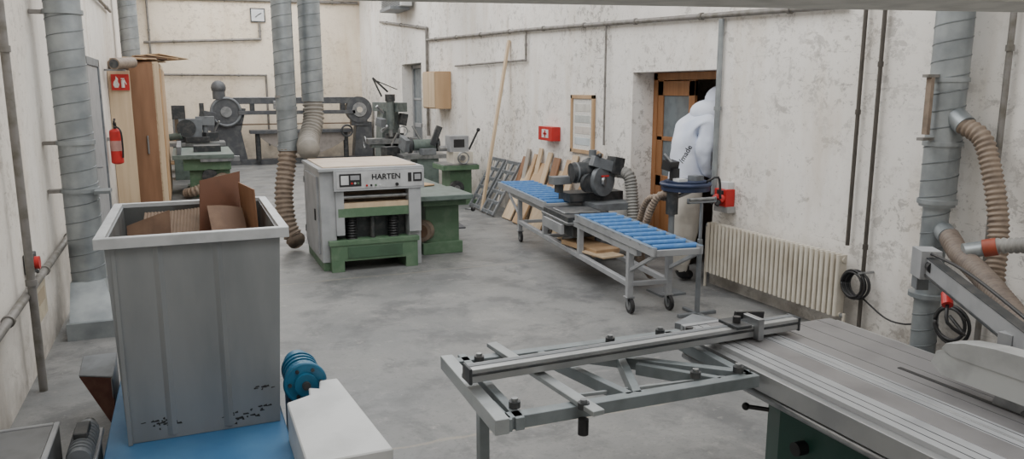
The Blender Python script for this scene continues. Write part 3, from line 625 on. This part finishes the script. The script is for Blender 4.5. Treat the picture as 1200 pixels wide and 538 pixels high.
b.cyl((x-.55,y-.2,.95),(x-.3,y-.3,1.0),.08,ggrey);b.done()
b=B('workbench');b.bx(-.6,.4,20.3,21.2,.75,.83,wood)
for xx in(-.55,.3):
    for yy in(20.35,21.1):b.bx(xx,xx+.08,yy,yy+.08,0,.75,wood)
b.bx(-.5,.3,20.4,21.1,.2,.24,wood);b.bx(-.3,.1,20.6,20.9,.83,1.3,grey);b.cyl((.25,20.8,.83),(.25,20.8,1.2),.1,darkm);b.done()
b=B('storage_cabinet');b.bx(-1.05,-.62,18.2,20.0,0,1.5,wood);b.bx(-1.0,-.63,18.19,18.2,.05,1.45,woodl);b.bx(-1.0,-.65,18.3,19.8,1.5,1.9,card);b.done()
# ---------------------------------------------------------------- panel saw
b=B('sliding_panel_saw')
body=[(2.30,0.6),(2.30,2.45),(2.35,2.58),(2.50,2.64),(2.90,2.64),(2.92,0.6)]
b.prism([(x,y,.06) for x,y in body],(0,0,.58),dgreen);b.prism([(x*1,y,.0) for x,y in [(2.42,.7),(2.42,2.4),(2.5,2.5),(2.86,2.5),(2.86,.7)]],(0,0,.06),blackm)
b.bx(2.28,2.94,.6,2.66,.64,.68,blackm);b.bx(2.36,2.92,.55,2.7,.68,.80,grey)
tg=M('table_top_grey',(.24,.235,.24),.42,.4,(.185,.18,.185),4)
b.bx(2.53,2.97,.4,2.86,.80,.85,tg)
b.bx(2.97,3.0,.4,2.84,.78,.842,alu)
for x in(2.62,2.75,2.88):b.bx(x,x+.004,.4,2.86,.8495,.851,darkm)
b.bx(2.68,2.70,1.1,2.2,.85,.853,blackm)
b.bx(2.19,2.50,.2,2.93,.74,.80,grey);b.bx(2.17,2.52,.1,3.0,.80,.86,lgrey)
for x in(2.205,2.25,2.42,2.50):b.bx(x,x+.005,.1,3.0,.8595,.861,darkm)
b.bx(2.30,2.41,.1,3.0,.8595,.862,tg);b.bx(2.455,2.465,.1,3.0,.8595,.863,alu)
b.bx(2.13,2.17,.1,2.98,.76,.84,alu);b.cyl((2.15,.1,.735),(2.15,2.95,.735),.018,steel)
b.bx(2.17,2.52,2.99,3.02,.76,.865,lgrey)
b.box((2.30,3.07,.84),(.20,.14,.03),grey,(0,0,.5))
b.cyl((2.30,2.3,.52),(2.25,2.3,.52),.03,blackm);b.cyl((2.30,2.52,.6),(2.24,2.58,.6),.01,blackm);b.sph((2.23,2.59,.6),.018,blackm)
b.cyl((2.688,1.65,.84),(2.692,1.65,.84),.14,steel,seg=40);b.cyl((2.68,1.65,.85),(2.70,1.65,.85),.03,darkm)
gp=[(1.25,.90),(1.98,.90),(2.03,.94),(2.01,.99),(1.93,1.035),(1.8,1.065),(1.6,1.08),(1.3,1.06),(1.2,1.0)]
b.prism([(2.655,y,z) for y,z in gp],(.012,0,0),guardm);b.prism([(2.72,y,z) for y,z in gp],(.012,0,0),guardm)
b.prism([(2.65,y*.9+.16,z*.5+.54) for y,z in gp],(.085,0,0),M('guard_rim',(.40,.41,.41),.4,.2))
A0=V((3.55,2.80,1.10));A1=V((2.80,1.62,1.02));Am=A0.lerp(A1,.72)
b.beam(A0,A1,.045,.085,lgrey);b.beam(A0+V((0,0,-.046)),A1+V((0,0,-.046)),.055,.012,darkm);b.beam(A0+V((0,0,.044)),A1+V((0,0,.044)),.05,.006,darkm)
b.box(A0,(.10,.14,.15),lgrey,(0,0,-.55));b.box(A0+V((.02,.04,-.05)),(.06,.08,.2),grey,(0,0,-.55))
b.bx(Am.x+.05,Am.x+.11,Am.y-.03,Am.y+.03,0,1.04,lgrey);b.bx(Am.x-.05,Am.x+.11,Am.y-.03,Am.y+.03,.98,1.04,lgrey);b.bx(2.9,Am.x+.11,Am.y-.03,Am.y+.03,.1,.18,lgrey)
b.cyl(A0+V((-.05,-.07,0)),A0+V((-.08,-.11,0)),.03,blackm)
b.sweep([A0+V((0,0,.06)),A0.lerp(A1,.4)+V((0,0,.10)),A1+V((0,0,.07))],.008,blackm,8)
b.done(.003)
b=B('crosscut_outrigger_table')
z1,z0=.84,.79
fr=M('frame_grey_paint',(.22,.25,.265),.42,.4,(.17,.195,.205),8)
frt=M('frame_tube_light',(.34,.365,.375),.4,.4,(.28,.30,.31),8)
def bar(p,q,w=.05,za=z0,zb=z1,mat=fr):b.beam((*p,(za+zb)/2),(*q,(za+zb)/2),w,zb-za,mat)
bar((.965,2.38),(.99,3.10),.055,.785,.845,frt);bar((1.035,2.38),(1.06,3.10),.035)
bar((.95,2.42),(2.11,2.40));bar((.97,3.04),(2.16,3.01))
bar((.99,2.38),(.99,2.56),.03)
bar((1.22,3.14),(1.30,2.28),.05,.842,.862,frt);bar((1.40,3.0),(1.52,2.42),.035)
bar((1.55,2.42),(1.78,3.0),.035);bar((1.95,2.42),(1.72,2.7),.03)
bar((1.35,2.55),(2.08,2.48),.012,.80,.815,frt);bar((1.60,2.9),(2.10,2.43),.04)
bar((2.08,2.4),(2.09,3.02),.04)
for p in((1.05,2.47),(1.10,2.98),(1.28,2.36),(1.85,2.46),(2.05,2.44),(1.75,2.98),(2.03,2.99)):
    b.cyl((*p,.842),(*p,.866),.022,darkm,seg=18);b.cyl((*p,.866),(*p,.878),.013,steel,seg=12)
b.cyl((1.28,2.36,.74),(1.28,2.36,.80),.02,blackm)
F0,F1=V((.945,2.70,.905)),V((2.62,2.74,.905))
b.beam(F0,F1,.075,.055,alu);b.beam(F0+V((0,.012,.0285)),F1+V((0,.012,.0285)),.03,.004,grey)
b.beam(F0+V((0,-.038,.006)),F1+V((0,-.038,.006)),.004,.012,darkm);b.beam(F0+V((0,.05,-.028)),F1+V((0,.05,-.028)),.03,.02,steel)
b.box((.947,2.70,.905),(.012,.085,.065),darkm);b.box((2.615,2.74,.905),(.012,.085,.065),darkm)
b.bx(2.22,2.30,2.66,2.80,.935,.95,darkm);b.cyl((2.26,2.72,.95),(2.26,2.72,.98),.018,blackm);b.bx(2.34,2.37,2.66,2.82,.87,.97,steel);b.beam((2.30,2.78,.965),(2.48,2.80,.94),.02,.035,blackm);b.cyl((2.06,2.80,.845),(2.06,2.80,.93),.018,blackm)
b.bx(.945,.985,2.56,2.60,.33,.79,fr);b.cyl((.965,2.58,.03),(.965,2.58,.35),.012,blackm);b.cyl((.965,2.58,0),(.965,2.58,.03),.03,blackm)
b.done(.002)
# ---------------------------------------------------------------- right duct with hoses
b=B('extraction_downpipe')
dx,dy=4.79,3.74
b.spiral((dx,dy,.0),(dx,dy,1.25),.085,.12);b.spiral((dx,dy,1.2),(dx,dy,2.02),.115,.12);b.spiral((dx,dy,2.0),(dx,dy,4.84),.118,.12)
for z in(1.22,1.62,2.05,.55):
    b.cyl((dx,dy,z),(dx,dy,z+.03),.128,galv,seg=28)
for z in(1.66,2.08):b.bx(dx-.22,XR-.003,dy-.02,dy+.03,z,z+.02,pipeg)
b.bx(dx-.19,dx-.16,dy-.02,dy+.02,1.7,2.08,hoseb)
b.cyl((dx,dy-.05,1.84),(4.76,3.56,1.76),.07,galv)
b.hose([(4.76,3.58,1.77),(4.77,3.44,1.68),(4.75,3.33,1.45),(4.73,3.25,1.2),(4.70,3.21,1.02),(4.62,3.15,.8),(4.5,3.0,.6)],.058,hoseb,.035)
b.done(0)
b=B('suction_hose')
b.hose([(4.70,3.55,1.02),(4.60,3.45,1.01),(4.48,3.30,.97),(4.2,2.95,.94),(3.95,2.65,.90),(3.7,2.35,.86),(3.4,2.0,.88),(3.1,1.72,1.0),(2.84,1.6,1.1)],.06,M('dark_brown_hose',(.17,.135,.11),.6,0,(.12,.095,.08),15),.04)
b.cyl((4.78,3.66,1.04),(4.68,3.54,1.02),.064,galv)
b.done(0)
b=B('suction_hose')
b.hose([(4.47,3.10,1.06),(4.5,2.95,1.09),(4.5,2.8,1.11),(4.55,2.4,1.05),(4.5,1.8,.9),(4.5,1.5,.6)],.045,hoseg,.035)
b.cyl((4.44,3.12,1.045),(4.475,3.06,1.065),.054,M('orange_red_clamp',(.30,.06,.03),.5))
b.cyl((4.36,3.19,1.02),(4.45,3.12,1.045),.048,galv);b.done(0)
b=B('power_plug')
b.cyl((4.6,3.45,.66),(4.55,3.4,.60),.035,red);b.sweep([(4.55,3.4,.6),(4.5,3.35,.5),(4.6,3.3,.42),(4.65,3.45,.5)],.012,blackm,8)
b.ring((4.72,3.48,.42),.13,.012,blackm,'x');b.ring((4.70,3.48,.43),.11,.012,blackm,'x');b.done(0)
b=B('storage_box');b.bx(3.9,4.7,2.4,3.0,0,.42,lgrey);b.bx(3.88,4.72,2.38,3.02,.42,.46,lgrey);b.done()
# ---------------------------------------------------------------- person (leaning into the doorway)
me=bpy.data.meshes.new('p')
J=[((4.86,6.80,1.02),.19),((4.88,6.80,1.2),.20),((4.93,6.80,1.42),.225),((5.03,6.80,1.62),.20),((5.16,6.80,1.78),.11),((5.27,6.80,1.88),.12),((5.32,6.80,1.95),.09),
((4.83,6.68,.9),.16),((4.79,6.64,.52),.13),((4.73,6.63,.18),.105),((4.75,6.63,.06),.06),((4.88,6.64,.05),.05),
((4.87,6.91,.9),.15),((4.92,6.93,.52),.12),((4.90,6.94,.18),.10),((4.92,6.94,.06),.06),((5.06,6.95,.05),.05),
((5.00,6.60,1.60),.12),((4.90,6.56,1.36),.09),((4.97,6.58,1.16),.07),((5.05,6.57,1.10),.04),
((5.02,7.00,1.60),.12),((4.97,7.08,1.36),.09),((5.08,7.04,1.18),.065),((5.13,7.02,1.13),.04)]
E=[(0,1),(1,2),(2,3),(3,4),(4,5),(5,6),(0,7),(7,8),(8,9),(9,10),(10,11),(0,12),(12,13),(13,14),(14,15),(15,16),(3,17),(17,18),(18,19),(19,20),(3,21),(21,22),(22,23),(23,24)]
me.from_pydata([j[0] for j in J],E,[]);tmp=bpy.data.objects.new('tmp',me);bpy.context.collection.objects.link(tmp)
tmp.modifiers.new('s','SKIN')
for i,j in enumerate(J):
    me.skin_vertices[0].data[i].radius=(j[1],j[1]);me.skin_vertices[0].data[i].use_root=(i==0)
ss=tmp.modifiers.new('u','SUBSURF');ss.levels=3;ss.render_levels=3
tx=bpy.data.textures.new('folds','CLOUDS');tx.noise_scale=.13
dm=tmp.modifiers.new('d','DISPLACE');dm.texture=tx;dm.strength=.035;dm.mid_level=.5;dm.texture_coords='GLOBAL'
dg=bpy.context.evaluated_depsgraph_get();pm=bpy.data.meshes.new_from_object(tmp.evaluated_get(dg));bpy.data.objects.remove(tmp)
for m in(fabw,fabk,blackm,skin):pm.materials.append(m)
for p in pm.polygons:
    c=p.center;p.use_smooth=True
    arm=(c.y<6.64 or c.y>6.99) and c.z>1.0
    if c.z<.115:p.material_index=2
    elif arm and c.z<1.14 and c.x>5.01:p.material_index=3
    elif c.z>.98:p.material_index=0
    else:p.material_index=1
per=bpy.data.objects.new('standing_person',pm);bpy.context.collection.objects.link(per)
def kid(bb,name):
    o=bb.done(0);o.parent=per;return o
h=B('head');hx=5.36;hy=6.80;hz=1.91
h.sph((hx,hy,hz),.11,skin,(1,.8,1.15));h.sph((hx+.105,hy,hz-.01),.02,skin,(1,.7,1.2));h.sph((hx-.05,hy,hz+.04),.125,hair,(1,.85,1.0))
for d in(-.035,.035):h.sph((hx+.092,hy+d,hz+.02),.012,white);h.sph((hx+.102,hy+d,hz+.02),.006,blackm)
h.box((hx+.095,hy,hz-.06),(.01,.045,.008),red);kid(h,'head')
h=B('hood')
h.sph((5.27,hy,1.88),.165,fabw,(1.0,.95,1.0),24);h.sph((5.12,hy,1.76),.17,fabw,(1.1,1.15,.8),24);h.ring((4.87,6.80,1.01),.18,.035,fabw);kid(h,'hood')
h=B('hands')
for(bx_,by_,bz_)in((5.05,6.57,1.10),(5.13,7.02,1.13)):
    h.sph((bx_+.03,by_,bz_-.03),.04,skin,(1.1,.6,1.1))
    for k in range(4):
        h.sweep([(bx_+.04,by_-.025+k*.017,bz_-.05),(bx_+.065,by_-.027+k*.018,bz_-.085),(bx_+.06,by_-.027+k*.018,bz_-.115+abs(k-1.5)*.008)],.0085,skin,8,step=.01)
    h.sweep([(bx_+.05,by_+.02,bz_-.01),(bx_+.085,by_+.035,bz_-.035),(bx_+.095,by_+.03,bz_-.06)],.01,skin,8,step=.01)
kid(h,'hands')
c=bpy.data.curves.new('hoodie_print','FONT');c.body='/made';c.size=.08;c.extrude=.002;c.offset=.0015;c.materials.append(blackm)
t=bpy.data.objects.new('hoodie_print',c);t.location=(4.685,6.60,1.25);bpy.context.collection.objects.link(t);t.parent=per
t.rotation_euler=(Matrix.Rotation(math.radians(-50),3,'Z')@Matrix.Rotation(math.radians(90),3,'X')@Matrix.Rotation(math.radians(62),3,'Z')).to_euler()
# ---------------------------------------------------------------- camera / world
w=bpy.data.worlds.new('World');scn.world=w;w.use_nodes=True
w.node_tree.nodes['Background'].inputs[0].default_value=(.9,.95,1,1);w.node_tree.nodes['Background'].inputs[1].default_value=.8
cd=bpy.data.cameras.new('camera');cd.sensor_width=36;cd.lens=27;cd.clip_start=.05
co=bpy.data.objects.new('camera',cd);co.location=(0,0,2.0)
co.rotation_euler=(math.pi/2-math.atan(.1822),0,-math.atan(.4209));bpy.context.collection.objects.link(co);scn.camera=co
